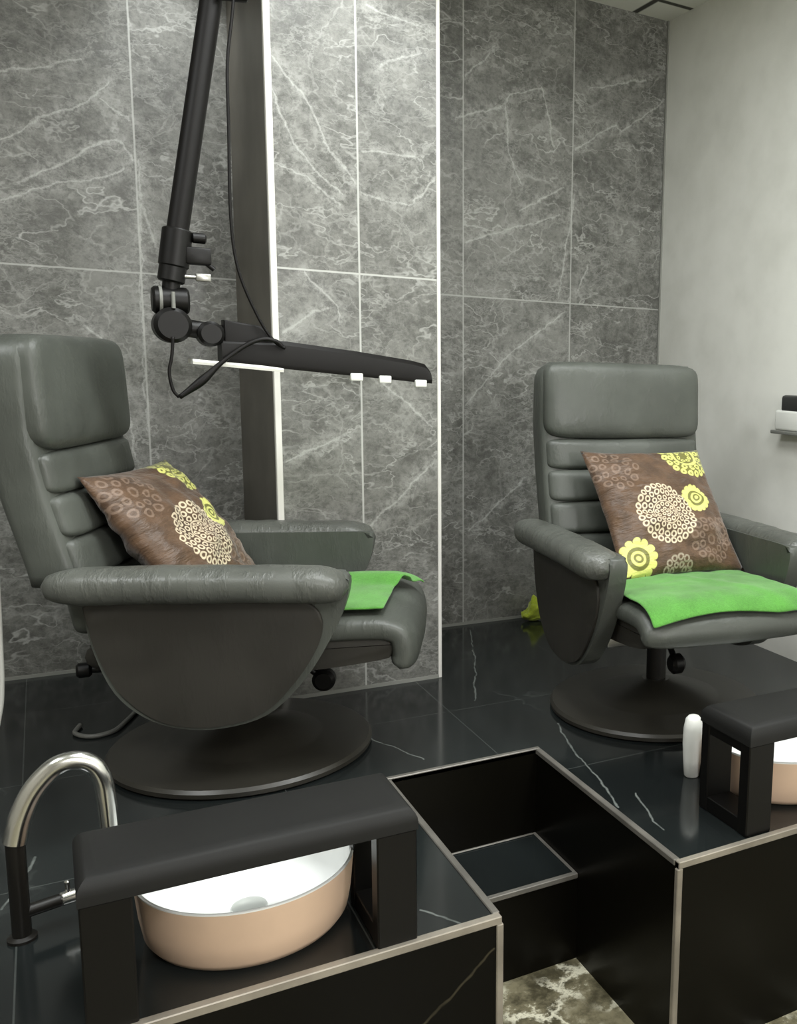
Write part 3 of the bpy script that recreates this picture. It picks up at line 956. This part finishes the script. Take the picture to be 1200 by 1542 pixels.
cyl(L(0.400, 1.212, -0.045), L(0.400, 1.212, 0.03), 0.034, 24, bev=0.008, bm=j)
link('head_joint', j, M['black_plastic'], lamp)
br = prism([(0.435 - 0.47, 1.252), (0.530 - 0.47, 1.240), (0.565 - 0.47, 1.205), (0.555 - 0.47, 1.165), (0.432 - 0.47, 1.150)], -0.03, 0.03, 0.006)
link('bracket', br, M['lamp_black'], lamp)
# the light bar itself, falling slightly to the right
hb = []
for (x, zt, zb) in ((0.425, 1.200, 1.138), (0.60, 1.200, 1.122), (0.80, 1.179, 1.106), (0.960, 1.158, 1.094), (1.005, 1.148, 1.090), (1.022, 1.128, 1.089)):
    hb.append((x - 0.47, zt, zb))
b = bmesh.new()
rings = []
for x, zt, zb in hb:
    prof = [(-0.040, zb), (-0.044, zb + 0.012), (-0.036, zt - 0.012), (-0.022, zt), (0.022, zt), (0.036, zt - 0.012), (0.044, zb + 0.012), (0.040, zb)]
    rings.append([b.verts.new((x, y, z)) for y, z in prof])
for A, B in zip(rings[:-1], rings[1:]):
    for i in range(8):
        b.faces.new((A[i], A[(i + 1) % 8], B[(i + 1) % 8], B[i]))
b.faces.new(rings[0])
b.faces.new(rings[-1][::-1])
link('lamp_head', b, M['lamp_black'], lamp, angle=35)
b = bmesh.new()
rings = []
for x, z in ((0.350, 1.139), (0.425, 1.134), (0.585, 1.122)):
    prof = [(-0.050, z - 0.009), (-0.052, z - 0.002), (-0.045, z + 0.004), (0.045, z + 0.004), (0.052, z - 0.002), (0.050, z - 0.009)]
    if x > 0.55:
        prof = [(y * 0.85, zz) for y, zz in prof]
    rings.append([b.verts.new((x - 0.47, y, zz)) for y, zz in prof])
for A, B in zip(rings[:-1], rings[1:]):
    for i in range(6):
        b.faces.new((A[i], A[(i + 1) % 6], B[(i + 1) % 6], B[i]))
b.faces.new(rings[0])
b.faces.new(rings[-1][::-1])
link('light_diffuser', b, M['diffuser'], lamp, angle=40)
for xa, z in ((0.79, 1.105), (0.875, 1.100), (0.985, 1.090)):
    link('clip', box(xa - 0.47 - 0.018, xa - 0.47 + 0.018, -0.050, -0.030, z - 0.012, z + 0.010, 0.003), M['white_plastic'], lamp, angle=30)
cab = [(0.495, 2.705), (0.490, 2.30), (0.486, 2.09), (0.465, 1.919), (0.462, 1.75), (0.459, 1.524), (0.474, 1.384), (0.522, 1.26), (0.561, 1.199), (0.590, 1.180)]
link('power_cable', tube([L(x, z, -0.046) for x, z in cab], 0.0042, 8, 8), M['lamp_black'], lamp, angle=180)
cab = [(0.304, 1.200), (0.299, 1.150), (0.291, 1.106), (0.298, 1.060), (0.312, 1.040)]
link('thin_cable', tube([L(x, z, -0.050) for x, z in cab], 0.0042, 8, 8), M['lamp_black'], lamp, angle=180)
cab = [(0.312, 1.040), (0.370, 1.086), (0.422, 1.137), (0.485, 1.185), (0.530, 1.203), (0.565, 1.198), (0.580, 1.185)]
link('loop_cable', tube([L(x, z, -0.056) for x, z in cab], 0.01, 10, 8, radii=lambda u: 0.006 + 0.006 * math.exp(-((u - 0.16) / 0.10) ** 2)), M['lamp_black'], lamp, angle=180)

# ------------------------------------------------------------------ wall unit on the right wall
wu = empty('wall_dispenser', (XW, 2.83, 0.92))
tag(wu, 'white wall dispenser with a dark cover mounted on the pale right wall', 'dispenser')
link('body', box(-0.060, 0.0, -0.14, 0.115, 0.010, 0.090, 0.010, 3), M['white_plastic'], wu)
link('dark_cover', box(-0.056, 0.0, -0.135, 0.088, 0.082, 0.150, 0.014, 3), M['dark_screen'], wu)
link('tray', box(-0.070, 0.0, -0.15, 0.125, -0.004, 0.010, 0.003), M['grey_plastic'], wu)

# ------------------------------------------------------------------ small things
def crumple(name, loc, label, cat, seed, sx, sy, sz, mat):
    b = bmesh.new()
    bmesh.ops.create_icosphere(b, subdivisions=4, radius=1.0)
    for v in b.verts:
        d = 1 + 0.45 * nz(v.co * 1.6, 1.0, seed) + 0.18 * nz(v.co * 4, 1.0, seed + 3)
        v.co = Vector((v.co.x * sx * d, v.co.y * sy * d, max(0.0, (v.co.z * 0.5 + 0.5) * sz * d * (1.15 - 0.6 * abs(v.co.x)))))
    return tag(link(name, b, mat, angle=180, loc=loc), label, cat)
crumple('cloth', (1.848, 3.835, 0.0), 'small crumpled yellow green cloth on the black floor behind the right recliner', 'cloth', 2.2, 0.056, 0.045, 0.085, M['cloth_yellow'])
cp = [(0.040, 3.30), (0.024, 3.235), (0.050, 3.190), (0.087, 3.180), (0.130, 3.205), (0.165, 3.275), (0.20, 3.36)]
tag(link('grey_cord', tube([(x, y, 0.0075) for x, y in cp], 0.007, 10, 8), M['cord_grey'], angle=180), 'short grey cord curling on the floor behind the left recliner', 'cord')
wp = [(-0.118, 3.05, 0.95), (-0.122, 2.95, 0.70), (-0.122, 2.90, 0.54), (-0.126, 2.90, 0.38), (-0.129, 2.90, 0.295), (-0.138, 2.90, 0.215), (-0.165, 2.90, 0.13), (-0.24, 2.92, 0.04), (-0.36, 2.97, 0.008), (-0.6, 3.0, 0.008)]
tag(link('white_cord', tube([(x - 0.004, y, z) for x, y, z in wp], 0.006, 10, 8), M['cord_white'], angle=180), 'white cord hanging at the left edge of the picture behind the left recliner', 'cord')

# ------------------------------------------------------------------ lights
def area(name, loc, size, power, col=(1, 1, 1), rot=(0, 0, 0), sy=None, spread=None):
    d = bpy.data.lights.new(name, 'AREA')
    d.energy = power
    d.color = col
    d.size = size
    if sy:
        d.shape = 'RECTANGLE'
        d.size_y = sy
    if spread:
        d.spread = spread
    o = bpy.data.objects.new(name, d)
    COL.objects.link(o)
    o.location = loc
    o.rotation_euler = rot
    return o
def spot(name, loc, target, power, angle, blend, col=(1, 1, 1), r=0.04):
    d = bpy.data.lights.new(name, 'SPOT')
    d.energy = power
    d.spot_size = math.radians(angle)
    d.spot_blend = blend
    d.color = col
    d.shadow_soft_size = r
    o = bpy.data.objects.new(name, d)
    COL.objects.link(o)
    o.location = loc
    o.rotation_euler = (Vector(target) - Vector(loc)).to_track_quat('-Z', 'Y').to_euler()
    return o
COOL = (0.97, 1.0, 0.995)
area('unseen_ceiling_area', (0.75, 1.9, ZC - 0.01), 0.9, 30, COOL)  # unseen area light at ceiling height for the room's light from above
area('unseen_ceiling_area', (1.85, 1.4, ZC - 0.01), 0.7, 34, COOL)  # unseen, added to brighten the pale right wall
area('unseen_ceiling_area', (0.3, -1.2, ZC - 0.01), 1.0, 68, (1.0, 0.99, 0.97))  # unseen, added to light the basins from the camera side
area('unseen_ceiling_area', (-1.2, 1.8, ZC - 0.01), 0.7, 34, COOL)  # unseen fill from the left for the column's side face
spot('ceiling_spot', (0.82, 2.85, ZC - 0.03), (0.80, 3.20, 1.6), 31, 95, 0.8, COOL)  # downlight in front of the column
spot('ceiling_spot', (0.36, 3.50, ZC - 0.03), (0.46, 3.9, 2.06), 26, 60, 1.0, COOL)  # unseen spot added to put a bright patch on the left wall
pl = bpy.data.lights.new('fill_point', 'POINT')  # unseen point light added behind the camera to lift the lower walls
pl.energy = 105
pl.shadow_soft_size = 0.15
po = bpy.data.objects.new('fill_point', pl)
COL.objects.link(po)
po.location = (1.5, -1.9, 1.5)

w = bpy.data.worlds.new('World')
SC.world = w
w.use_nodes = True
w.node_tree.nodes['Background'].inputs[0].default_value = (0.5, 0.52, 0.5, 1)
w.node_tree.nodes['Background'].inputs[1].default_value = 0.02

# ------------------------------------------------------------------ camera
cd = bpy.data.cameras.new('camera')
cam = bpy.data.objects.new('camera', cd)
COL.objects.link(cam)
r_ = Vector((0.8463923348031067, -0.5316992746830227, 0.03026378839625388))
u_ = Vector((0.0584537001757778, 0.14923346191242023, 0.9870727120032332))
f_ = Vector((0.5293422149444812, 0.8336817469197594, -0.15738984824469746))
mw = Matrix((r_, u_, -f_)).transposed().to_4x4()
mw.translation = Vector((0, 0, 1.15056))
cam.matrix_world = mw
cd.sensor_fit = 'AUTO'
cd.sensor_width = 36.0
cd.lens = 1429.006 / 1542 * 36.0
cd.shift_x = (600 - 970.47) / 1542
cd.shift_y = (784.995 - 771) / 1542
cd.clip_start = 0.02
SC.camera = cam

SC.view_settings.view_transform = 'Standard'
SC.view_settings.look = 'None'
SC.view_settings.gamma = 1.0
SC.view_settings.use_curve_mapping = False
SC.view_settings.exposure = 0.22
